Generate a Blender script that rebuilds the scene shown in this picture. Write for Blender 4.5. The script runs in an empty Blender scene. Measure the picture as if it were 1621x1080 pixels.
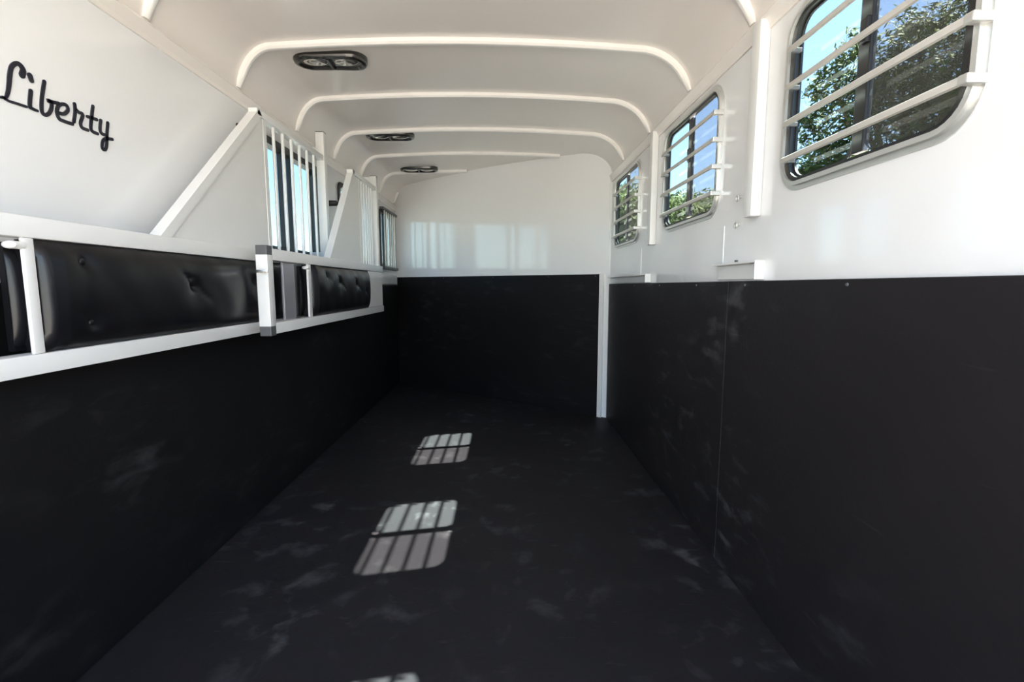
import bpy, bmesh, math, random
from mathutils import Vector, Matrix
random.seed(7)
sc = bpy.context.scene
C = sc.collection
EYE = 1.106                     # eye height above the trailer floor
XL, XR = -1.215, 0.867          # inner faces of the side walls
SLANT = 0.75                    # front wall: y = 4.59 - SLANT * x
def front_y(x): return 4.59 - SLANT * x

# ---------------------------------------------------------------- camera
cam_d = bpy.data.cameras.new('camera'); cam = bpy.data.objects.new('camera', cam_d); C.objects.link(cam)
cam_d.sensor_width = 36; cam_d.lens = 760 / 1621 * 36; cam_d.clip_start = 0.02; cam_d.clip_end = 500
a = Vector((-12.5, 87, 760)).normalized()
zz = Vector((0, a[2], -a[1])).normalized()
xx = -a.cross(zz)
right = Vector((xx[0], a[0], zz[0])); up = Vector((xx[1], a[1], zz[1])); fwd = Vector((xx[2], a[2], zz[2]))
m = Matrix((right, up, -fwd)).transposed().to_4x4(); m.translation = Vector((0, 0, EYE))
cam.matrix_world = m
sc.camera = cam

# ---------------------------------------------------------------- sky, sun, exposure
w = bpy.data.worlds.new('sky'); sc.world = w; w.use_nodes = True
nt = w.node_tree; bg = nt.nodes['Background']
sky = nt.nodes.new('ShaderNodeTexSky'); sky.sky_type = 'NISHITA'; sky.sun_disc = False
sky.sun_elevation = math.radians(52); sky.sun_rotation = math.radians(81)
sky.air_density = 1.0; sky.dust_density = 0.5; sky.ozone_density = 1.6
nt.links.new(sky.outputs[0], bg.inputs[0]); bg.inputs[1].default_value = 0.33
sun_d = bpy.data.lights.new('sun', 'SUN'); sun = bpy.data.objects.new('sun', sun_d); C.objects.link(sun)
sun_d.energy = 60.0; sun_d.angle = math.radians(0.55); sun_d.color = (1.0, 0.93, 0.82)
sun.rotation_euler = Vector((-1, -0.19, -1.285)).to_track_quat('-Z', 'Y').to_euler()
sun.location = (6, 3, 12)
sc.view_settings.view_transform = 'Standard'; sc.view_settings.look = 'None'
sc.view_settings.gamma = 1; sc.view_settings.use_curve_mapping = False
sc.view_settings.exposure = 2.0

# ---------------------------------------------------------------- materials
def mat(name, col, rough=0.5, metal=0.0, coat=0.0, spec=0.5):
    mt = bpy.data.materials.new(name); mt.use_nodes = True
    b = mt.node_tree.nodes['Principled BSDF']
    b.inputs['Base Color'].default_value = (*col, 1); b.inputs['Roughness'].default_value = rough
    b.inputs['Metallic'].default_value = metal; b.inputs['Coat Weight'].default_value = coat
    b.inputs['Coat Roughness'].default_value = 0.06
    b.inputs['Specular IOR Level'].default_value = spec
    return mt
def noise_bump(mt, scale, strength, dist=0.002, detail=4):
    n = mt.node_tree; b = n.nodes['Principled BSDF']
    tc = n.nodes.new('ShaderNodeTexCoord'); t = n.nodes.new('ShaderNodeTexNoise')
    t.inputs['Scale'].default_value = scale; t.inputs['Detail'].default_value = detail
    bp = n.nodes.new('ShaderNodeBump'); bp.inputs['Strength'].default_value = strength; bp.inputs['Distance'].default_value = dist
    n.links.new(tc.outputs['Object'], t.inputs['Vector']); n.links.new(t.outputs[0], bp.inputs['Height'])
    n.links.new(bp.outputs[0], b.inputs['Normal']); return t
M = {}
M['panel'] = mat('white_panel', (0.885, 0.89, 0.90), 0.12, coat=0.5); noise_bump(M['panel'], 2.5, 0.05, 0.004, 1)
M['ceil'] = mat('ceiling_paint', (0.91, 0.855, 0.81), 0.28, coat=0.25); noise_bump(M['ceil'], 3.0, 0.12, 0.004, 1)
M['enamel'] = mat('white_enamel', (0.82, 0.82, 0.81), 0.28, coat=0.3)
M['bow'] = mat('bow_enamel', (0.93, 0.91, 0.88), 0.3, coat=0.3)
M['alu'] = mat('brushed_aluminium', (0.72, 0.72, 0.70), 0.38, metal=0.75)
M['bar'] = mat('bar_aluminium', (0.62, 0.60, 0.56), 0.42, metal=0.45)
M['chrome'] = mat('chrome', (0.8, 0.8, 0.8), 0.12, metal=1)
M['black'] = mat('black_frame', (0.012, 0.012, 0.013), 0.35)
M['rub'] = mat('black_bumper_rubber', (0.01, 0.01, 0.011), 0.5)
M['vinyl'] = mat('black_vinyl', (0.007, 0.007, 0.009), 0.30, spec=0.32); noise_bump(M['vinyl'], 9, 0.25, 0.006, 2)
M['cap'] = mat('grey_plastic', (0.10, 0.10, 0.105), 0.5)
M['letter'] = mat('black_letter', (0.008, 0.009, 0.02), 0.35)
M['bronze'] = mat('dark_bronze', (0.016, 0.013, 0.010), 0.25, coat=0.5)
M['lens'] = mat('clear_lens', (0.70, 0.66, 0.60), 0.12, metal=0.9)
M['plate'] = mat('grey_plate', (0.42, 0.41, 0.45), 0.3, metal=0.5)
M['concrete'] = mat('concrete', (0.094, 0.088, 0.081), 0.9); noise_bump(M['concrete'], 6, 0.4)

def rubber(name, base, spec, scuff, stretch, stain=0.6, rough=0.55, tint=(1.0, 0.95, 1.08)):
    mt = mat(name, (base, base, base), rough, spec=spec)
    n = mt.node_tree; b = n.nodes['Principled BSDF']; N = n.nodes.new; Lk = n.links.new
    tc = N('ShaderNodeTexCoord'); mp = N('ShaderNodeMapping'); mp.inputs['Scale'].default_value = stretch
    Lk(tc.outputs['Object'], mp.inputs['Vector'])
    # small pale scuffs
    t1 = N('ShaderNodeTexNoise'); t1.inputs['Scale'].default_value = 7.5; t1.inputs['Detail'].default_value = 6; t1.inputs['Roughness'].default_value = 0.55
    t1.inputs['Distortion'].default_value = 0.3
    Lk(mp.outputs[0], t1.inputs['Vector'])
    r1 = N('ShaderNodeValToRGB'); r1.color_ramp.elements[0].position = 0.545; r1.color_ramp.elements[1].position = 0.72
    Lk(t1.outputs[0], r1.inputs[0])
    # broad dusty clouds
    t2 = N('ShaderNodeTexNoise'); t2.inputs['Scale'].default_value = 1.7; t2.inputs['Detail'].default_value = 3
    Lk(tc.outputs['Object'], t2.inputs['Vector'])
    r2 = N('ShaderNodeValToRGB'); r2.color_ramp.elements[0].position = 0.40; r2.color_ramp.elements[1].position = 0.68
    Lk(t2.outputs[0], r2.inputs[0])
    # scratches
    mp3 = N('ShaderNodeMapping'); mp3.inputs['Scale'].default_value = (stretch[0]*2.0, stretch[1]*2.0, stretch[2]*9.0) if stretch[2] != stretch[0] else (3, 14, 3)
    mp3.inputs['Rotation'].default_value = (0.35, 0.0, 0.6)
    Lk(tc.outputs['Object'], mp3.inputs['Vector'])
    t3 = N('ShaderNodeTexNoise'); t3.inputs['Scale'].default_value = 3.0; t3.inputs['Detail'].default_value = 3
    Lk(mp3.outputs[0], t3.inputs['Vector'])
    r3 = N('ShaderNodeValToRGB'); r3.color_ramp.elements[0].position = 0.68; r3.color_ramp.elements[1].position = 0.80
    Lk(t3.outputs[0], r3.inputs[0])
    mul = N('ShaderNodeMath'); mul.operation = 'MULTIPLY'; Lk(r1.outputs[0], mul.inputs[0]); Lk(r2.outputs[0], mul.inputs[1])
    ad = N('ShaderNodeMath'); ad.operation = 'MULTIPLY_ADD'; Lk(r3.outputs[0], ad.inputs[0]); ad.inputs[1].default_value = 0.35; Lk(mul.outputs[0], ad.inputs[2])
    mx = N('ShaderNodeMix'); mx.data_type = 'RGBA'
    mx.inputs[6].default_value = (base*tint[0], base*tint[1], base*tint[2], 1); mx.inputs[7].default_value = (scuff, scuff, scuff*1.05, 1)
    Lk(ad.outputs[0], mx.inputs[0])
    mx2 = N('ShaderNodeMix'); mx2.data_type = 'RGBA'; mx2.blend_type = 'MULTIPLY'; mx2.inputs[0].default_value = stain
    Lk(mx.outputs[2], mx2.inputs[6])
    r4 = N('ShaderNodeMapRange'); r4.inputs[3].default_value = 0.55; r4.inputs[4].default_value = 1.25; Lk(t2.outputs[0], r4.inputs[0])
    Lk(r4.outputs[0], mx2.inputs[7]); Lk(mx2.outputs[2], b.inputs['Base Color'])
    bp = N('ShaderNodeBump'); bp.inputs['Strength'].default_value = 0.35; bp.inputs['Distance'].default_value = 0.002
    t5 = N('ShaderNodeTexNoise'); t5.inputs['Scale'].default_value = 60; t5.inputs['Detail'].default_value = 4
    Lk(tc.outputs['Object'], t5.inputs['Vector']); Lk(t5.outputs[0], bp.inputs['Height']); Lk(bp.outputs[0], b.inputs['Normal'])
    return mt
M['mat'] = rubber('wall_mat_rubber', 0.009, 0.20, 0.034, (0.6, 0.8, 2.2))
M['mat_dusty'] = rubber('scuffed_mat_rubber', 0.0175, 0.22, 0.080, (0.6, 0.8, 2.2), tint=(1.06, 0.93, 1.04))
M['floor'] = rubber('floor_rubber', 0.0215, 0.10, 0.095, (1.0, 1.0, 1.0))

def glass(name, tint, refl=0.06, veil=0.0):
    mt = bpy.data.materials.new(name); mt.use_nodes = True; n = mt.node_tree; n.nodes.clear()
    o = n.nodes.new('ShaderNodeOutputMaterial'); t = n.nodes.new('ShaderNodeBsdfTransparent'); t.inputs[0].default_value = (*tint, 1)
    g = n.nodes.new('ShaderNodeBsdfGlossy'); g.inputs['Roughness'].default_value = 0.02
    lw = n.nodes.new('ShaderNodeLayerWeight'); pw = n.nodes.new('ShaderNodeMath'); pw.operation = 'POWER'; pw.inputs[1].default_value = 4
    f = n.nodes.new('ShaderNodeMath'); f.operation = 'MULTIPLY_ADD'; f.inputs[1].default_value = 0.35; f.inputs[2].default_value = 0.025
    n.links.new(lw.outputs['Facing'], pw.inputs[0]); n.links.new(pw.outputs[0], f.inputs[0])
    mx = n.nodes.new('ShaderNodeMixShader')
    n.links.new(f.outputs[0], mx.inputs[0]); n.links.new(t.outputs[0], mx.inputs[1]); n.links.new(g.outputs[0], mx.inputs[2])
    last = mx
    if veil:
        d = n.nodes.new('ShaderNodeBsdfDiffuse'); d.inputs[0].default_value = (0.25, 0.25, 0.24, 1)
        mv = n.nodes.new('ShaderNodeMixShader'); mv.inputs[0].default_value = veil
        n.links.new(mx.outputs[0], mv.inputs[1]); n.links.new(d.outputs[0], mv.inputs[2]); last = mv
    n.links.new(last.outputs[0], o.inputs[0]); return mt
M['glass'] = glass('clear_glass', (0.47, 0.52, 0.525))
M['screen'] = glass('screened_glass', (0.38, 0.395, 0.40), veil=0.08)

def leaf_mat(name, c1, c2):
    mt = mat(name, c1, 0.75, spec=0.15); n = mt.node_tree; b = n.nodes['Principled BSDF']
    oi = n.nodes.new('ShaderNodeTexCoord'); t = n.nodes.new('ShaderNodeTexNoise'); t.inputs['Scale'].default_value = 1.6; t.inputs['Detail'].default_value = 6
    r = n.nodes.new('ShaderNodeMix'); r.data_type = 'RGBA'; r.inputs[6].default_value = (*c1, 1); r.inputs[7].default_value = (*c2, 1)
    mr = n.nodes.new('ShaderNodeMapRange'); mr.inputs[1].default_value = 0.35; mr.inputs[2].default_value = 0.65
    n.links.new(oi.outputs['Object'], t.inputs['Vector']); n.links.new(t.outputs[0], mr.inputs[0]); n.links.new(mr.outputs[0], r.inputs[0])
    n.links.new(r.outputs[2], b.inputs['Base Color'])
    tr = n.nodes.new('ShaderNodeBsdfTranslucent'); n.links.new(r.outputs[2], tr.inputs[0])
    mx = n.nodes.new('ShaderNodeMixShader'); mx.inputs[0].default_value = 0.25
    n.links.new(b.outputs[0], mx.inputs[1]); n.links.new(tr.outputs[0], mx.inputs[2]); n.links.new(mx.outputs[0], n.nodes['Material Output'].inputs[0])
    return mt
M['leaf'] = leaf_mat('leaf', (0.038, 0.066, 0.014), (0.088, 0.122, 0.026))
M['bark'] = mat('bark', (0.10, 0.075, 0.05), 0.9)

# ---------------------------------------------------------------- helpers
def link(name, bm, mt, parent=None, smooth=False, recalc=True):
    if recalc: bmesh.ops.recalc_face_normals(bm, faces=bm.faces)
    me = bpy.data.meshes.new(name); bm.to_mesh(me); bm.free()
    me.materials.append(M[mt] if isinstance(mt, str) else mt)
    if smooth:
        for p in me.polygons: p.use_smooth = True
        try: me.set_sharp_from_angle(angle=math.radians(35))
        except Exception: pass
    o = bpy.data.objects.new(name, me); C.objects.link(o)
    if parent is not None:
        o.parent = parent
        o.matrix_parent_inverse = world(parent).inverted()
    return o
def world(o):
    m = o.matrix_basis.copy()
    if o.parent: m = world(o.parent) @ o.matrix_parent_inverse @ m
    return m
def empty(name, loc, label, cat, group=None):
    o = bpy.data.objects.new(name, None); C.objects.link(o); o.location = loc; o.empty_display_size = 0.1
    o['label'] = label; o['category'] = cat
    if group: o['group'] = group
    return o
def tag(o, label, cat, group=None):
    o['label'] = label; o['category'] = cat
    if group: o['group'] = group
    return o
def struct(o, label=None, cat=None):
    o['kind'] = 'structure'
    if label: o['label'] = label
    if cat: o['category'] = cat
    return o
def box(bm, x0, x1, y0, y1, z0, z1, bev=0.0, z_rel=True):
    dz = EYE if z_rel else 0
    vs = [bm.verts.new((x, y, z + dz)) for x in (x0, x1) for y in (y0, y1) for z in (z0, z1)]
    fs = [bm.faces.new([vs[i] for i in q]) for q in ((0, 1, 3, 2), (4, 6, 7, 5), (0, 4, 5, 1), (2, 3, 7, 6), (0, 2, 6, 4), (1, 5, 7, 3))]
    if bev:
        es = list({e for f in fs for e in f.edges})
        bmesh.ops.bevel(bm, geom=es, offset=bev, segments=2, affect='EDGES', profile=0.6)
    return bm
def nb(): return bmesh.new()
def tube(bm, path, r, seg=10, caps=True):
    """round tube along a polyline"""
    P = [Vector(p) for p in path]; rings = []
    prev_n = None
    for i, p in enumerate(P):
        t = (P[min(i+1, len(P)-1)] - P[max(i-1, 0)]).normalized()
        ref = Vector((0, 0, 1)) if abs(t.z) < 0.9 else Vector((1, 0, 0))
        if prev_n is None: n = t.cross(ref).normalized()
        else: n = (prev_n - t * prev_n.dot(t)).normalized()
        prev_n = n; bn = t.cross(n)
        rr = r[i] if isinstance(r, (list, tuple)) else r
        rings.append([bm.verts.new(p + (n * math.cos(k*2*math.pi/seg) + bn * math.sin(k*2*math.pi/seg)) * rr) for k in range(seg)])
    for A, B in zip(rings, rings[1:]):
        for k in range(seg): bm.faces.new((A[k], A[(k+1) % seg], B[(k+1) % seg], B[k]))
    if caps: bm.faces.new(rings[0][::-1]); bm.faces.new(rings[-1])
    return bm
def rrect(y0, y1, z0, z1, r, n=7):
    pts = []
    for cy, cz, a0 in ((y1-r, z1-r, 0), (y0+r, z1-r, 90), (y0+r, z0+r, 180), (y1-r, z0+r, 270)):
        for k in range(n+1):
            a_ = math.radians(a0 + 90*k/n); pts.append((cy + r*math.cos(a_), cz + r*math.sin(a_)))
    return pts
def ring(bm, outer, inner, xa, xb):
    """closed ring between two equal-length loops in the y-z plane, from x=xa to x=xb"""
    n = len(outer)
    L = [[bm.verts.new((x, y, z + EYE)) for (y, z) in lp] for x in (xa, xb) for lp in (outer, inner)]
    oa, ia, ob, ib = L
    for k in range(n):
        j = (k+1) % n
        bm.faces.new((oa[k], oa[j], ia[j], ia[k])); bm.faces.new((ob[k], ib[k], ib[j], ob[j]))
        bm.faces.new((oa[k], ob[k], ob[j], oa[j])); bm.faces.new((ia[k], ia[j], ib[j], ib[k]))
    return bm
def slab(bm, loops, xa, xb):
    """slab with holes: loops[0] the outline, the rest holes (y, z), between x=xa and x=xb"""
    es = []
    for lp in loops:
        vs = [bm.verts.new((xa, y, z + EYE)) for y, z in lp]
        es += [bm.edges.new((vs[i], vs[(i+1) % len(vs)])) for i in range(len(vs))]
    r = bmesh.ops.triangle_fill(bm, use_beauty=True, use_dissolve=False, edges=es)
    fs = [g for g in r['geom'] if isinstance(g, bmesh.types.BMFace)]
    e = bmesh.ops.extrude_face_region(bm, geom=fs)
    bmesh.ops.translate(bm, verts=[g for g in e['geom'] if isinstance(g, bmesh.types.BMVert)], vec=(xb-xa, 0, 0))
    return bm
def prism(bm, pts, d0, d1):
    """polygon of 3D points extruded: pts at offset vector d0 and d1"""
    A = [bm.verts.new(Vector(p) + Vector(d0)) for p in pts]; B = [bm.verts.new(Vector(p) + Vector(d1)) for p in pts]
    bm.faces.new(A); bm.faces.new(B[::-1]); n = len(pts)
    for k in range(n): bm.faces.new((A[k], B[k], B[(k+1) % n], A[(k+1) % n]))
    return bm

# ---------------------------------------------------------------- the shell
YB = -0.72                       # open rear end
struct(link('floor', box(nb(), XL-0.04, XR+0.04, YB, 6.0, -0.05, 0, z_rel=False), 'floor'))

# ceiling profile (x, z rel) left to right at the paint surface
def profile(drop):
    P = []
    for k in range(11):         # left corner
        t = math.radians(180 - 90*k/10); P.append((-1.045 + (0.170-drop*0.3)*math.cos(t), 0.865 + (0.225-drop)*math.sin(t)))
    for k in range(1, 12):
        u = k/12; x = -1.045 + u*(0.61+1.045); P.append((x, 1.09 - drop + 0.028*4*u*(1-u)))
    for k in range(11):
        t = math.radians(90 - 90*k/10); P.append((0.61 + (0.257-drop*0.3)*math.cos(t), 0.865 + (0.225-drop)*math.sin(t)))
    return P
cp = profile(0)
bm = nb()
outer = [(XL-0.04, 0.865)] + [(x, z+0.02) for x, z in cp[1:-1]] + [(XR+0.04, 0.865)]
outer[1] = (XL-0.035, 0.93); outer[-2] = (XR+0.035, 0.93)
rows = []
for y in (YB, 6.0):
    rows.append(([bm.verts.new((x, y, z+EYE)) for x, z in cp], [bm.verts.new((x, y, z+EYE)) for x, z in outer]))
(i0, o0), (i1, o1) = rows
for k in range(len(cp)-1):
    bm.faces.new((i0[k], i0[k+1], i1[k+1], i1[k])); bm.faces.new((o0[k], o1[k], o1[k+1], o0[k+1]))
    bm.faces.new((i0[k], o0[k], o0[k+1], i0[k+1])); bm.faces.new((i1[k], i1[k+1], o1[k+1], o1[k]))
bm.faces.new((i0[0], i1[0], o1[0], o0[0])); bm.faces.new((i0[-1], o0[-1], o1[-1], i1[-1]))
ceiling = struct(link('ceiling', bm, 'ceil', smooth=True))

def bow(y):
    pr = profile(0.0)[1:-1]; bm = nb(); rings = []
    n = len(pr)
    for i, (x, z) in enumerate(pr):
        x0, z0 = pr[max(i-1, 0)]; x1, z1 = pr[min(i+1, n-1)]
        t = Vector((x1-x0, 0, z1-z0)).normalized(); nn = Vector((t.z, 0, -t.x))
        e = min(1, i/1.5, (n-1-i)/1.5); dp = 0.010 + 0.016*e; w_ = 0.016
        rings.append([bm.verts.new(Vector((x, y+dy, z+EYE)) + nn*q) for dy, q in ((-w_, -0.004), (-w_, dp*0.6), (-w_*0.55, dp*0.93), (0, dp), (w_*0.55, dp*0.93), (w_, dp*0.6), (w_, -0.004))])
    keep = [i for i, (x, z) in enumerate(pr) if front_y(x) > y + 0.02]
    for v_i, rg in enumerate(rings):
        if v_i not in keep:
            for v in rg: bm.verts.remove(v)
    rings = [rings[i] for i in keep]
    for A, B in zip(rings, rings[1:]):
        for k in range(7): bm.faces.new((A[k], A[(k+1) % 7], B[(k+1) % 7], B[k]))
    bm.faces.new(rings[0]); bm.faces.new(rings[-1][::-1])
    return link('roof_bow', bm, 'bow', ceiling, smooth=True)
for k in range(-5, 6):
    bow(2.33 + 0.62*k if k >= 0 else 1.76 + 0.58*(k+1))

# right wall with three framed window holes (a fourth behind the camera)
WR = [(0.915, 1.515), (1.985, 2.640), (3.130, 3.790)]
WZ = (0.305, 0.790)
slabs = [(YB, 4.10)]
bm = slab(nb(), [[(YB, -EYE), (4.05, -EYE), (4.05, 0.87), (YB, 0.87)]] + [rrect(a_, b_, WZ[0], WZ[1], 0.075) for a_, b_ in WR], XR, XR+0.018)
wall_right = struct(link('wall_right', bm, 'panel'))
WL = [(2.40, 3.24), (3.63, 4.62), (4.80, 5.36)]
WLZ = (0.18, 0.755)
bm = slab(nb(), [[(YB, -EYE), (5.56, -EYE), (5.56, 0.87), (YB, 0.87)]] + [rrect(a_, b_, WLZ[0], WLZ[1], 0.05) for a_, b_ in WL], XL, XL-0.035)
wall_left = struct(link('wall_left', bm, 'panel'))
# front wall: slanted across the trailer
bm = nb()
pts = [(x, front_y(x), z+EYE) for x, z in [(XL, -EYE)] + cp + [(XR, -EYE)]]
dirn = Vector((SLANT, 1, 0)).normalized()
prism(bm, pts, (0, 0, 0), dirn*0.035)
bmesh.ops.triangulate(bm, faces=[f for f in bm.faces if len(f.verts) > 4])
wall_front = struct(link('wall_front', bm, 'panel'))

# black rubber kick mats on the walls, with small screws along the top
def screw(parent, p, axis):
    b = nb(); bmesh.ops.create_cone(b, cap_ends=True, segments=10, radius1=0.0045, radius2=0.0035, depth=0.004)
    bmesh.ops.transform(b, matrix=Matrix.Translation(p) @ Vector(axis).to_track_quat('Z', 'Y').to_matrix().to_4x4(), verts=b.verts)
    link('screw', b, 'cap', parent)
def side_mat(wall, xa, xb, y0, y1, top, ax, mt='mat'):
    o = link('rubber_mat', box(nb(), xa, xb, y0, y1, -EYE+0.002, top, 0.003), mt, wall)
    o['label'] = 'black rubber kick mat on the lower wall'
    y = 0.17 if y0 < 0 else y0 + 0.30
    while y < y1 - 0.05:
        screw(o, ((xa if ax < 0 else xb) + ax*0.002, y, EYE+top-0.014), (ax, 0, 0)); y += 0.51
side_mat(wall_right, XR-0.012, XR, YB+0.02, 1.828, 0.018, -1, 'mat_dusty')
side_mat(wall_right, XR-0.012, XR, 1.833, 3.93, 0.018, -1, 'mat_dusty')
side_mat(wall_left, XL, XL+0.012, YB+0.02, 5.47, 0.008, 1)
bm = nb()
xa, xb = XL+0.016, 0.795; nrm = Vector((-SLANT, -1, 0)).normalized()
prism(bm, [(xa, front_y(xa), 0.002), (xb, front_y(xb), 0.002), (xb, front_y(xb), EYE+0.098), (xa, front_y(xa), EYE+0.098)], (0, 0, 0), nrm*0.012)
fm = link('rubber_mat', bm, 'mat', wall_front); fm['label'] = 'black rubber kick mat across the slanted front wall'
for x in (-1.12, -0.62, -0.1, 0.4, 0.765):
    screw(fm, (x + nrm.x*0.013, front_y(x)+nrm.y*0.013, EYE+0.082), nrm)

# mouldings at the wall-ceiling joint
def cornice(name, x, s, y0, y1):
    prof = [(x, 0.828), (x - s*0.007, 0.828), (x - s*0.009, 0.842), (x - s*0.026, 0.872), (x - s*0.016, 0.885), (x, 0.885)]
    return struct(link(name, prism(nb(), [(px, y0, pz+EYE) for px, pz in prof], (0, 0, 0), (0, y1-y0, 0)), 'ceil'))
cornice('trim_1', XR, 1, YB, 3.94)
cornice('trim_2', XL, -1, YB, 5.47)
# upright wall ribs between the right windows
def rib(n, y):
    bm = nb()
    for f in (0,):
        box(bm, XR-0.036, XR, y-0.028, y+0.028, 0.235, 0.86, 0.007)
    return struct(link('trim_%d' % n, bm, 'enamel', smooth=True))
rib(3, 1.672); rib(4, 2.805); rib(5, 0.50)
# vertical panel seam strips under the ribs
for n, y in ((6, 1.915), (7, 3.06)):
    struct(link('trim_%d' % n, box(nb(), XR-0.003, XR, y-0.006, y+0.006, 0.03, 0.235, 0.001), 'panel'))
# white edge channel of the front wall, floor to ceiling, and left corner angle
ang = math.atan(SLANT)
def slant_box(bm, xc, w_, t, z0, z1, off=0.0):
    c = Vector((xc, front_y(xc), 0)); u = Vector((1, -SLANT, 0)).normalized()
    q = [c - u*w_/2, c + u*w_/2]
    A = [q[0] + nrm*off, q[1] + nrm*off, q[1] + nrm*(off+t), q[0] + nrm*(off+t)]
    return prism(bm, [(p.x, p.y, z0) for p in A], (0, 0, 0), (0, 0, z1-z0))
struct(link('trim_8', slant_box(nb(), 0.812, 0.036, 0.022, 0.0, EYE+0.10), 'enamel'))
struct(link('trim_9', slant_box(nb(), 0.832, 0.060, 0.010, EYE+0.10, EYE+0.86), 'panel'))
# low white ledge plate in the left front corner
bm = nb(); box(bm, XL, XL+0.020, 3.95, 5.44, 0.020, 0.115, 0.004)
struct(link('trim_10', bm, 'enamel'))

# ---------------------------------------------------------------- windows
def latch(p, parent, s):
    b = nb(); box(b, *(sorted((p[0], p[0]-s*0.018))), p[1]-0.012, p[1]+0.012, p[2]-0.03, p[2]+0.03, 0.004)
    return link('latch', b, 'black', parent)
def right_window(idx, y0, y1):
    z0, z1 = WZ
    root = struct(bpy.data.objects.new('window_%d' % idx, None)); C.objects.link(root); root.location = (XR, (y0+y1)/2, EYE+z0)
    o_ = rrect(y0-0.024, y1+0.024, z0-0.024, z1+0.024, 0.099)
    i_ = rrect(y0+0.002, y1-0.002, z0+0.002, z1-0.002, 0.073)
    mid = rrect(y0-0.010, y1+0.010, z0-0.010, z1+0.010, 0.085)
    b = nb(); ring(b, o_, i_, XR, XR-0.004)
    link('flange', b, 'alu', root, smooth=True)
    b = nb(); ring(b, mid, i_, XR-0.004, XR-0.014); bmesh.ops.bevel(b, geom=list(b.edges), offset=0.001, segments=1)
    link('flange_lip', b, 'alu', root, smooth=True)
    inn = rrect(y0+0.026, y1-0.026, z0+0.012, z1-0.012, 0.056)
    link('window_frame', ring(nb(), rrect(y0, y1, z0, z1, 0.075), inn, XR-0.006, XR+0.014), 'black', root, smooth=True)
    ym = (y0+y1)/2 - 0.004
    b = nb(); box(b, XR-0.002, XR+0.014, ym-0.020, ym+0.020, z0+0.020, z1-0.020, 0.003)
    mu = link('mullion', b, 'black', root); latch((XR+0.006, ym-0.005, z0+0.30), mu, 1)
    # sash border round the fixed far pane
    ins2 = rrect(ym+0.026, y1-0.032, z0+0.018, z1-0.018, 0.050); ou2 = rrect(ym+0.015, y1-0.020, z0+0.008, z1-0.008, 0.060)
    link('sash', ring(nb(), ou2, ins2, XR+0.007, XR+0.0135), 'black', root, smooth=True)
    link('pane', slab(nb(), [rrect(ym+0.015, y1-0.02, z0+0.01, z1-0.01, 0.05)], XR+0.009, XR+0.011), 'glass', root)
    p2 = link('pane', slab(nb(), [rrect(y0+0.02, ym-0.015, z0+0.01, z1-0.01, 0.05)], XR+0.003, XR+0.005), 'screen', root)
    p2['label'] = 'darker screened sliding pane'
    for k, z in enumerate((0.370, 0.474, 0.577, 0.680)):
        b = nb(); ya, yb = y0-0.018, y1-0.040; xb_, hw = XR-0.037, 0.0095
        # flat strap standing off the frame with bent ends
        pth = [(XR-0.004, ya-0.004), (XR-0.018, ya-0.003), (xb_+0.004, ya), (xb_, ya+0.010), (xb_, yb-0.010), (xb_, yb)]
        rr = []
        for i, (px, py) in enumerate(pth):
            p_ = Vector(pth[max(i-1, 0)]); q_ = Vector(pth[min(i+1, len(pth)-1)]); t = (q_-p_).normalized(); nn = Vector((t.y, -t.x))*0.004
            rr.append([b.verts.new((px+sx*nn.x, py+sx*nn.y, z+EYE+sz*hw)) for sx, sz in ((-1, -0.7), (-1, 0.7), (0, 1), (1, 0.7), (1, -0.7), (0, -1))])
        for A, B in zip(rr, rr[1:]):
            for q in range(6): b.faces.new((A[q], A[(q+1) % 6], B[(q+1) % 6], B[q]))
        b.faces.new(rr[0]); b.faces.new(rr[-1][::-1])
        g = link('guard_bar', b, 'bar', root, smooth=True)
        b = nb(); box(b, XR-0.042, XR-0.001, ya-0.008, ya+0.012, z-0.009, z+0.009, 0.003)
        link('bracket', b, 'alu', g)
        b = nb(); box(b, xb_+0.002, XR-0.003, yb-0.014, yb-0.002, z-0.006, z+0.006, 0.002)
        link('bracket', b, 'cap', g)
    return root
for i, (a_, b_) in enumerate(WR): right_window(i+1, a_, b_)

def left_window(idx, y0, y1, grill):
    z0, z1 = WLZ
    root = struct(bpy.data.objects.new('window_%d' % idx, None)); C.objects.link(root); root.location = (XL, (y0+y1)/2, EYE+z0)
    inn = rrect(y0+0.030, y1-0.030, z0+0.030, z1-0.030, 0.03)
    link('window_frame', ring(nb(), rrect(y0-0.008, y1+0.008, z0-0.008, z1+0.008, 0.058), inn, XL+0.012, XL-0.04), 'black', root, smooth=True)
    ym = (y0+y1)/2
    for dy in (-0.055, 0.055):
        b = nb(); box(b, XL-0.030, XL-0.004, ym+dy-0.022, ym+dy+0.022, z0+0.02, z1-0.02, 0.003); link('mullion', b, 'black', root)
    link('pane', slab(nb(), [rrect(ym+0.0, y1-0.02, z0+0.02, z1-0.02, 0.03)], XL-0.028, XL-0.025), 'glass', root)
    link('pane', slab(nb(), [rrect(y0+0.02, ym-0.002, z0+0.02, z1-0.02, 0.03)], XL-0.028, XL-0.025), 'glass', root)
    if grill:
        for k in range(6):
            y = y0 + 0.07 + k*(y1-y0-0.14)/5
            link('guard_bar', tube(nb(), [(XL+0.035, y, EYE+z0-0.0), (XL+0.035, y, EYE+z1)], 0.0075, 8), 'bar', root, smooth=True)
        for z in (z0, z1):
            b = nb(); box(b, XL+0.01, XL+0.05, y0-0.02, y1+0.01, z-0.012, z+0.012, 0.003); link('grille_rail', b, 'cap', root)
    return root
for i, (a_, b_) in enumerate(WL): left_window(i+4, a_, b_, i == 2)

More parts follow.
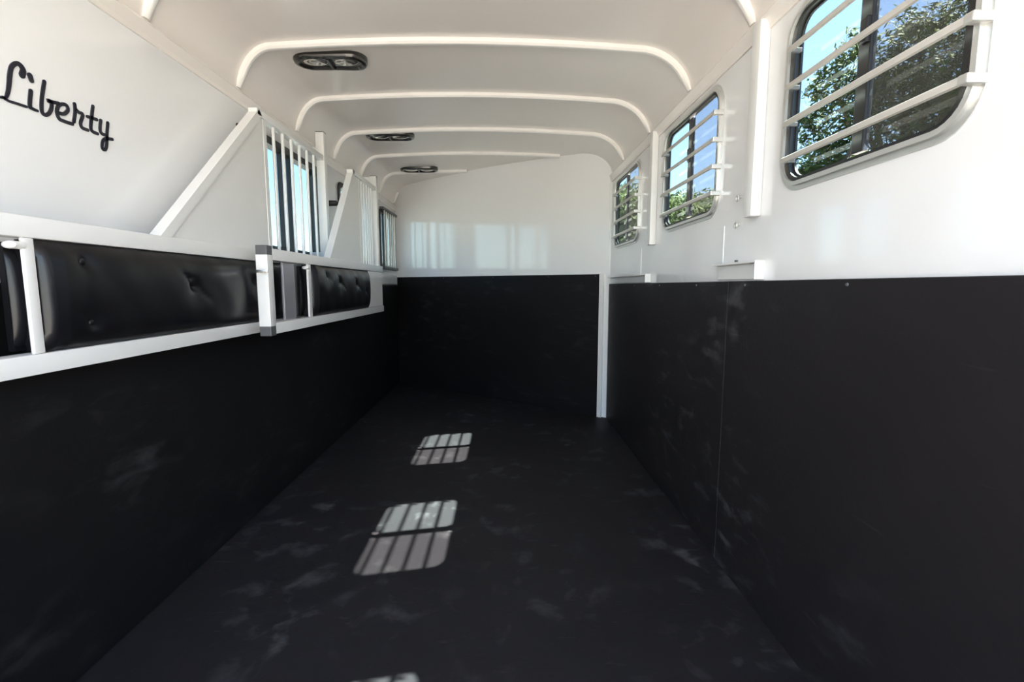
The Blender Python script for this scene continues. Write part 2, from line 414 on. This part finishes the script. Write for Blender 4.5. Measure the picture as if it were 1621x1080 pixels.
# ---------------------------------------------------------------- ceiling lights
def light(loc, lab):
    root = empty('ceiling_light', loc, lab, 'light', 'oval lights on the ceiling')
    hx, hy = 0.178, 0.080
    def stad(hx_, hy_, n=10):
        r = hy_; pts = []
        for k in range(n+1):
            a_ = math.radians(-90 + 180*k/n); pts.append((hx_-r + r*math.cos(a_), r*math.sin(a_)))
        for k in range(n+1):
            a_ = math.radians(90 + 180*k/n); pts.append((-(hx_-r) + r*math.cos(a_), r*math.sin(a_)))
        return pts
    def put(v): return (loc[0]+v[0], loc[1]+v[1], loc[2]+v[2])
    bm = nb(); rings = []
    for (ax, ay, z) in ((hx, hy, 0.012), (hx, hy, -0.010), (hx-0.006, hy-0.006, -0.019), (hx-0.020, hy-0.020, -0.022), (hx-0.030, hy-0.030, -0.012)):
        rings.append([bm.verts.new(put((x, y, z))) for x, y in stad(ax, ay)])
    n = len(rings[0])
    for A, B in zip(rings, rings[1:]):
        for k in range(n): bm.faces.new((A[k], A[(k+1) % n], B[(k+1) % n], B[k]))
    bm.faces.new(rings[0][::-1]); bm.faces.new(rings[-1])
    bz = link('bezel', bm, 'bronze', root, smooth=True)
    for s in (-1, 1):
        bm = nb(); bmesh.ops.create_uvsphere(bm, u_segments=20, v_segments=10, radius=1)
        bmesh.ops.transform(bm, matrix=Matrix.Translation(put((s*0.073, 0, -0.010))) @ Matrix.Diagonal((0.062, 0.034, 0.013, 1)), verts=bm.verts)
        link('lens', bm, 'lens', root, smooth=True)
    bm = nb(); x, y, z = loc
    box(bm, x-0.007, x+0.007, y-0.052, y+0.052, z-0.026, z-0.008, 0.002, z_rel=False); link('divider', bm, 'bronze', root)
    return root
light((-0.845, 2.50, EYE+1.098), 'oval dark-rimmed twin-lens ceiling light, the largest and nearest of the three')
light((-0.835, 3.69, EYE+1.100), 'oval dark-rimmed twin-lens ceiling light, the middle one of the row of three')
light((-0.800, 4.70, EYE+1.100), 'oval dark-rimmed twin-lens ceiling light, the farthest and smallest, near the front wall')

# ---------------------------------------------------------------- padded stall dividers folded along the left wall
def pad_mesh(x0, x1, y0, y1, z0, z1, tufts):
    """pillow: both faces bulge, tufted by dimples on the face x1"""
    bm = nb(); ny, nz = 110, 24
    def face(x, s):
        g = []
        for j in range(nz+1):
            row = []
            for i in range(ny+1):
                u, v = i/ny, j/nz; y, z = y0+(y1-y0)*u, z0+(z1-z0)*v
                eu = min(u, 1-u)*(y1-y0); ev = min(v, 1-v)*(z1-z0)
                b = 0.030*(1-math.exp(-eu/0.012))*(1-math.exp(-ev/0.022)) - 0.010*math.exp(-((eu-0.030)/0.005)**2)*(1 if y1-y0 > 0.3 else 0)
                if s > 0:
                    for (ty, tz, dpt) in tufts:
                        d = math.hypot(y-ty, z-tz); b -= dpt*math.exp(-(d/0.018)**2) + dpt*0.45*math.exp(-(d/0.06)**2)
                        q = (y-ty)*0.55 + (z-tz)*0.83   # diagonal crease through the tuft
                        b -= dpt*0.45*math.exp(-(q/0.006)**2)*math.exp(-(d/0.075)**2)
                    b += 0.0010*math.sin(37*y+9*z)*math.sin(23*z+5*y)
                row.append(bm.verts.new((x + s*(b-0.030), y, z+EYE)))
            g.append(row)
        return g
    A, B = face(x0, -1), face(x1, 1)
    for G in (A, B):
        for j in range(nz):
            for i in range(ny): bm.faces.new((G[j][i], G[j][i+1], G[j+1][i+1], G[j+1][i]))
    for i in range(ny):
        for j in (0, nz): bm.faces.new((A[j][i], A[j][i+1], B[j][i+1], B[j][i]))
    for j in range(nz):
        for i in (0, ny): bm.faces.new((A[j][i], A[j+1][i], B[j+1][i], B[j][i]))
    return bm
def divider(xi, ys, lab, tufts, post_y, pad_end, vert_y, diag, win, end_post, rail_end, n_bars, bumper):
    """xi: the face towards the aisle. Frame tubes are 50 mm deep."""
    xo = xi-0.05; xc = (xi+xo)/2
    root = empty('stall_divider', (xc, ys, EYE-0.21), lab, 'divider', 'padded stall dividers folded along the left wall')
    # front lock post
    b = nb(); box(b, xo, xi, post_y, post_y+0.05, -0.172, 0.132, 0.004); lp = link('lock_post', b, 'enamel', root, smooth=True)
    for z0, z1 in ((0.130, 0.171), (-0.213, -0.170)):
        b = nb(); box(b, xo+0.001, xi-0.001, post_y+0.001, post_y+0.049, z0, z1, 0.004)
        c_ = link('end_cap', b, 'cap', lp)
        c_['label'] = 'grey plastic end cap'
    b = nb(); tube(b, [(xi-0.012, post_y-0.022, EYE+0.062), (xi-0.012, post_y+0.002, EYE+0.062)], 0.007, 10)
    box(b, xi-0.038, xi+0.012, post_y-0.030, post_y-0.021, 0.055, 0.068, 0.003); k_ = link('slam_latch', b, 'chrome', root, smooth=True); k_['label'] = 'small chrome latch lever'
    # rails
    b = nb(); box(b, xo, xi, post_y+0.05, rail_end, -0.207, -0.158, 0.005); link('lower_rail', b, 'enamel', root, smooth=True)
    b = nb(); box(b, xo, xi, post_y+0.05, rail_end, 0.110, 0.160, 0.005); link('upper_rail', b, 'enamel', root, smooth=True)
    b = nb(); box(b, xi-0.011, xi-0.001, vert_y-(0.012 if vert_y > 2 else 0), vert_y+0.026, -0.158, 0.110, 0.003); link('upright', b, 'enamel', root, smooth=True)
    b = nb(); tube(b, [(xi-0.006, vert_y-0.022, EYE+0.092), (xi-0.006, vert_y+0.004, EYE+0.092)], 0.009, 12)
    bmesh.ops.create_uvsphere(b, u_segments=14, v_segments=8, radius=0.013, matrix=Matrix.Translation((xi-0.010, vert_y-0.022, EYE+0.092)) @ Matrix.Diagonal((1.3, 0.6, 0.7, 1)))
    link('pull_knob', b, 'enamel', root, smooth=True)
    # pad and buttons
    pad = link('pad', pad_mesh(xo-0.028, xi+0.024, vert_y+0.028, pad_end, -0.156, 0.108, tufts), 'vinyl', root, smooth=True)
    pad['label'] = 'black tufted vinyl pad'
    for (ty, tz, dpt) in tufts:
        b = nb(); bmesh.ops.create_uvsphere(b, u_segments=12, v_segments=6, radius=0.009, matrix=Matrix.Translation((xi+0.026-dpt*1.8, ty, EYE+tz)) @ Matrix.Diagonal((0.45, 1, 1, 1)))
        link('button', b, 'vinyl', pad, smooth=True)
    # inner edge of the rear pad shows behind the upright
    b = pad_mesh(xo-0.030, xi-0.034, vert_y+0.002, vert_y+0.20, -0.152, 0.100, [])
    link('rear_pad', b, 'vinyl', root, smooth=True)
    b = nb(); box(b, xo+0.004, xo+0.016, vert_y-0.215, vert_y-0.095, -0.157, 0.109, 0.003); pl_ = link('cover_plate', b, 'plate', root); pl_['label'] = 'grey metal plate behind the opening'
    if rail_end > pad_end + 0.1:
        b = nb(); box(b, xo+0.01, xi-0.008, pad_end+0.01, rail_end, -0.158, 0.110, 0.003); link('end_plate', b, 'enamel', root)
    # head partition: solid plate with sloped tube edge, then a barred opening
    (ya, za), (yb, zb) = diag; y_open0, y_open1 = win
    b = prism(nb(), [(xc, ya, 0.157+EYE), (xc, y_open0, 0.157+EYE), (xc, y_open0, zb+EYE), (xc, yb, zb+EYE)], (-0.008, 0, 0), (0.012, 0, 0))
    link('head_panel', b, 'enamel', root)
    dv = Vector((0, yb-ya, zb-za)).normalized(); pn = Vector((0, -dv.z, dv.y))
    p0, p1 = Vector((0, ya, za+EYE-0.008)), Vector((0, yb, zb+EYE))
    b = prism(nb(), [p0+Vector((xi-0.004, 0, 0)), p1+Vector((xi-0.004, 0, 0)), p1-pn*0.034+Vector((xi-0.004, 0, 0)), p0-pn*0.034+Vector((xi-0.004, 0, 0))], (0, 0, 0), (-0.040, 0, 0))
    link('sloped_rail', b, 'enamel', root)
    b = nb(); box(b, xo+0.005, xi-0.004, yb-0.02, end_post+0.005, zb-0.030, zb, 0.004); link('top_rail', b, 'enamel', root, smooth=True)
    b = nb(); box(b, xc-0.01, xc+0.014, y_open0-0.02, y_open0+0.012, 0.158, zb-0.028, 0.003); link('jamb', b, 'enamel', root)
    for k in range(n_bars):
        y = y_open0 + (k+1)*(y_open1-y_open0)/(n_bars+1)
        link('window_bar', tube(nb(), [(xc+0.004, y, EYE+0.155), (xc+0.004, y, EYE+zb-0.015)], 0.0078, 10), 'enamel', root, smooth=True)
    top = 0.925 if xi < -1.05 else 0.845
    b = nb(); box(b, xo, xi, end_post, end_post+0.05, 0.155, top, 0.004); ep = link('hinge_post', b, 'enamel', root, smooth=True)
    b = nb(); box(b, xo+0.001, xi-0.001, end_post+0.001, end_post+0.049, top-0.001, top+0.004, 0.0015); link('end_cap', b, 'cap', ep)
    # wall brackets that carry the divider
    for z in (0.82, 0.19):
        b = nb(); box(b, XL, xo+0.002, end_post+0.012, end_post+0.038, z-0.02, z+0.02, 0.003); link('hinge', b, 'enamel', root)
    b = nb(); y_, z_ = bumper
    br = 0.011 if xi < -1.05 else 0.018
    tube(b, [(xo+0.012, y_, z_+EYE), (xo-0.018, y_, z_+EYE)], br*0.6, 12); tube(b, [(xo-0.018, y_, z_+EYE), (xo-0.030 if xi < -1.05 else xo-0.085, y_, z_+EYE)], br, 12)
    link('rubber_bumper', b, 'rub', root, smooth=True)
    return root
divider(-1.090, 0.65, 'white stall divider with black tufted pad, the near one folded against left wall', [(1.70, 0.0, 0.018), (2.10, 0.022, 0.012), (1.265, 0.062, 0.010), (1.275, -0.095, 0.010)],
        0.64, 2.42, 1.125, ((1.575, 0.166), (2.27, 0.788)), (2.33, 3.02), 3.04, 3.09, 6, (2.22, 0.70))
divider(-0.990, 2.05, 'white stall divider with black tufted pad, the far one with its lock post in front', [(2.90, 0.03, 0.016), (3.22, 0.02, 0.016), (2.70, 0.06, 0.01), (3.42, -0.03, 0.006)],
        2.05, 3.55, 2.48, ((2.80, 0.166), (3.30, 0.765)), (3.45, 3.82), 3.85, 3.98, 5, (3.13, 0.52))

# ---------------------------------------------------------------- script lettering on the left wall
SC = {'L': [[(1.298, 0.528), (1.302, 0.542), (1.296, 0.551), (1.286, 0.551), (1.273, 0.537), (1.266, 0.514), (1.261, 0.488), (1.255, 0.467), (1.247, 0.455), (1.228, 0.452)], [(1.242, 0.455), (1.256, 0.451), (1.275, 0.452), (1.300, 0.453)]],
 'i': [[(1.317, 0.498), (1.31, 0.46), (1.316, 0.454), (1.329, 0.453)], [(1.319, 0.536), (1.322, 0.525)]],
 'b': [[(1.358, 0.537), (1.346, 0.491), (1.342, 0.458), (1.349, 0.45), (1.361, 0.457), (1.37, 0.472), (1.372, 0.487), (1.362, 0.491), (1.378, 0.492), (1.394, 0.495)]],
 'e': [[(1.389, 0.469), (1.407, 0.472), (1.421, 0.487), (1.418, 0.498), (1.405, 0.497), (1.392, 0.487), (1.386, 0.469), (1.391, 0.454), (1.405, 0.452), (1.431, 0.453)]],
 'r': [[(1.445, 0.512), (1.444, 0.489), (1.437, 0.461)], [(1.445, 0.499), (1.456, 0.493), (1.469, 0.491), (1.459, 0.465), (1.463, 0.453), (1.481, 0.452)]],
 't': [[(1.508, 0.528), (1.499, 0.493), (1.493, 0.461), (1.5, 0.453), (1.515, 0.452)], [(1.485, 0.491), (1.517, 0.493)]],
 'y': [[(1.532, 0.496), (1.526, 0.467), (1.533, 0.457), (1.549, 0.458)], [(1.558, 0.497), (1.55, 0.459), (1.545, 0.426), (1.537, 0.412), (1.528, 0.415), (1.532, 0.435), (1.545, 0.447), (1.569, 0.452)]]}
WID = {('L', 0): [7.5, 7, 6, 5, 5, 5.5, 5, 4.2, 3, 2.5], ('L', 1): [3, 3, 3.2, 3.2], ('i', 0): [5, 5, 4, 3.2], ('i', 1): [6.8, 5.8]}
word = empty('wall_lettering', (XL, 1.40, EYE+0.45), 'black raised script lettering spelling one word on the white left wall', 'lettering')
def stroke(bm, pts, wd):
    # smooth with Catmull-Rom, then sweep a flat ribbon with round ends
    P = []
    n = len(pts)
    for i in range(n-1):
        p0, p1, p2, p3 = [Vector(pts[min(max(j, 0), n-1)]) for j in (i-1, i, i+1, i+2)]
        for k in range(5):
            t = k/5
            P.append((0.5*((2*p1) + (p2-p0)*t + (2*p0-5*p1+4*p2-p3)*t*t + (3*p1-p0-3*p2+p3)*t**3), wd[i]+(wd[i+1]-wd[i])*t))
    P.append((Vector(pts[-1]), wd[-1]))
    left, rt = [], []
    for i, (p, ww) in enumerate(P):
        t = (P[min(i+1, len(P)-1)][0]-P[max(i-1, 0)][0]).normalized(); nn = Vector((-t.y, t.x))*ww*0.001
        left.append(p+nn); rt.append(p-nn)
    x0, x1 = XL-0.0005, XL+0.003
    V = [[bm.verts.new((x, q.x, q.y+EYE)) for q in s] for x in (x0, x1) for s in (left, rt)]
    la, ra, lb, rb = V
    for i in range(len(P)-1):
        for A, B in ((la, ra), (lb, rb), (la, lb), (ra, rb)): bm.faces.new((A[i], A[i+1], B[i+1], B[i]))
    for i in (0, -1): bm.faces.new((la[i], ra[i], rb[i], lb[i]))
    for p, ww in (P[0], P[-1]):
        bmesh.ops.create_cone(bm, cap_ends=True, segments=14, radius1=ww*0.001, radius2=ww*0.001, depth=0.0034, matrix=Matrix.Translation((XL+0.0012, p.x, p.y+EYE)) @ Matrix.Rotation(math.pi/2, 4, 'Y'))
for ch, sts in SC.items():
    bm = nb()
    for si, s in enumerate(sts): stroke(bm, s, WID.get((ch, si), [4.7]*len(s)))
    link('letter', bm, 'letter', word)

# ---------------------------------------------------------------- small fittings on the right wall
def bolt(y, z, lab):
    b = nb(); tube(b, [(XR, y, z+EYE), (XR-0.014, y, z+EYE)], 0.004, 12)
    pts = [(XR-0.016, y+0.009*math.cos(t*math.pi/6), z+EYE+0.010*math.sin(t*math.pi/6)-0.004) for t in range(0, 12)]
    tube(b, pts + [pts[0]], 0.0026, 8)
    o = link('eye_bolt', b, 'alu', None, smooth=True)
    tag(o, lab, 'bolt', 'eye bolts beside the wall rib')
bolt(1.785, 0.322, 'small steel eye bolt beside the wall rib, the upper of two')
bolt(1.787, 0.226, 'small steel eye bolt beside the wall rib, the lower of two')
def bracket(y0, y1, z1, lab, bl):
    root = empty('hinge_plate', (XR, (y0+y1)/2, EYE+0.02), lab, 'bracket', 'white plates just above the right rubber mat')
    b = nb(); box(b, XR-0.010, XR, y0, y1, 0.024, z1, 0.003); link('plate', b, 'enamel', root)
    b = nb(); box(b, XR-0.034, XR, y0-0.004, y1, z1, z1+0.008, 0.002); link('top_flange', b, 'enamel', root)
    b = nb(); box(b, XR-0.034, XR, y0-0.010, y0-0.003, 0.022, z1+0.008, 0.002); link('end_flange', b, 'enamel', root)
    if bl:
        b = nb(); tube(b, [(XR-0.020, bl, EYE+z1+0.006), (XR-0.020, bl, EYE+z1+0.016)], 0.006, 10); link('bolt', b, 'cap', root)
    return root
bracket(1.61, 1.93, 0.078, 'white flanged plate on the right wall below the wall rib and eye bolts', 1.76)
bracket(2.86, 3.90, 0.064, 'white flanged plate above the right mat in the far front corner', None)

# ---------------------------------------------------------------- outside
bm = nb(); GZ = -0.55
box(bm, -90, 120, -60, 150, GZ-0.2, GZ, z_rel=False)
ground = struct(link('ground', bm, 'concrete'))

def tree(base, blobs, n_leaf, leaf, lab, seed, group=None, label2=None):
    rnd = random.Random(seed)
    root = empty('tree', base, lab, 'tree', group)
    bx, by, bz = base
    cx = sum(b[0]*b[3] for b in blobs)/sum(b[3] for b in blobs); cy = sum(b[1]*b[3] for b in blobs)/sum(b[3] for b in blobs)
    top = max(b[2] for b in blobs)
    fork = Vector((bx+(cx-bx)*0.4, by+(cy-by)*0.4, bz + (min(b[2] for b in blobs)-bz)*0.6))
    link('trunk', tube(nb(), [(bx, by, bz-0.05), (bx+0.05, by, bz+(fork.z-bz)*0.5), fork], [0.26, 0.2, 0.16], 10), 'bark', root, smooth=True)
    for b in blobs[:14]:
        c = Vector(b[:3]); mid = fork.lerp(c, 0.5) + Vector((rnd.uniform(-.2, .2), rnd.uniform(-.2, .2), 0.25))
        link('branch', tube(nb(), [fork, mid, c], [0.12, 0.07, 0.03], 7), 'bark', root, smooth=True)
    vs, fs = [], []
    tot = sum(b[3]**2 for b in blobs)
    for b in blobs:
        k = int(n_leaf*b[3]**2/tot)
        # twigs: leaves gather in tufts inside each blob
        tufts = []
        for _ in range(max(6, k//35)):
            d = Vector((rnd.gauss(0, 1), rnd.gauss(0, 1), rnd.gauss(0, 1))).normalized()*(rnd.random()**0.40)*b[3]
            tufts.append(Vector(b[:3]) + Vector((d.x, d.y, d.z*0.85)))
        for _ in range(k):
            c = rnd.choice(tufts) + Vector((rnd.gauss(0, 1), rnd.gauss(0, 1), rnd.gauss(0, 1)))*0.20*b[3]*0.8
            u = Vector((rnd.gauss(0, 1), rnd.gauss(0, 1), rnd.gauss(0, 1))).normalized(); v = u.orthogonal().normalized()
            s = leaf*rnd.uniform(0.6, 1.25); i = len(vs)
            vs += [c-u*s, c+v*s*0.42, c+u*s, c-v*s*0.42]; fs.append((i, i+1, i+2, i+3))
    me = bpy.data.meshes.new('foliage'); me.from_pydata([tuple(v) for v in vs], [], fs); me.materials.append(M['leaf'])
    o = bpy.data.objects.new('foliage', me); C.objects.link(o); o['kind'] = 'stuff'; o.parent = root; o.matrix_parent_inverse = world(root).inverted()
    return root
# near tree beyond the nearest window: crown lobes given as offsets relative to the eye height
def at(xy, zy, y, r): return (xy*y, y, EYE + zy*y, r)
D = 11.0
near = [at(.90, .46, D, 1.3), at(.80, .41, D, 1.25), at(.72, .34, D+.6, 1.2), at(.98, .56, D-.4, 1.1), at(.66, .40, D+.3, .55),
        at(1.05, .42, D, 1.3), at(.62, .21, D+.2, .75), at(.68, .13, D, 1.0), at(.80, .22, D-.3, 1.3), at(.93, .26, D, 1.4),
        at(.82, .51, D, .55), at(.70, .47, D, .4), at(1.1, .6, D+.8, 1.0), at(.58, .11, D+1, .7), at(1.0, .12, D, 1.3), at(.61, .32, D+.6, .33),
        at(.60, .03, D+1, .9), at(.74, .03, D, 1.1), at(.88, .10, D-.2, 1.3), at(.78, .12, D+1.2, 1.2), at(.66, .27, D+.8, .7), at(.90, .36, D+.9, 1.2), at(1.0, .26, D+.5, 1.2)]
tree((9.6, 11.2, GZ), near, 80000, 0.078, 'large leafy green tree filling the nearest right window', 3)
tree((9.3, 24.5, GZ), [(8.5, 24.5, 4.9, 1.2), (10.3, 24.6, 4.7, 1.3), (9.4, 24.6, 4.6, 1.4), (7.9, 24.8, 3.9, 1.1), (9.6, 24.0, 3.2, 1.9), (8.3, 24.2, 3.0, 1.6), (10.6, 24.4, 2.8, 1.6), (7.9, 24.4, 1.9, 1.4), (8.8, 24.2, 1.2, 1.7), (10.3, 24.2, 1.3, 1.7)], 30000, 0.12,
     'bushy green tree rising over the bottom of the middle right window', 5)
tree((8.0, 32.0, GZ), [(8.2, 32, 6.2, 1.7), (7.0, 32.3, 5.9, 1.5), (9.4, 31.8, 5.9, 1.5), (8.2, 31.7, 4.4, 2.2), (9.6, 31.8, 3.2, 2.0), (6.9, 32, 3.8, 1.8), (7.0, 32, 1.9, 1.9), (8.8, 31.6, 1.6, 2.1), (10.0, 32, 4.6, 1.5)], 34000, 0.14,
     'green tree seen through the farthest right window', 8)
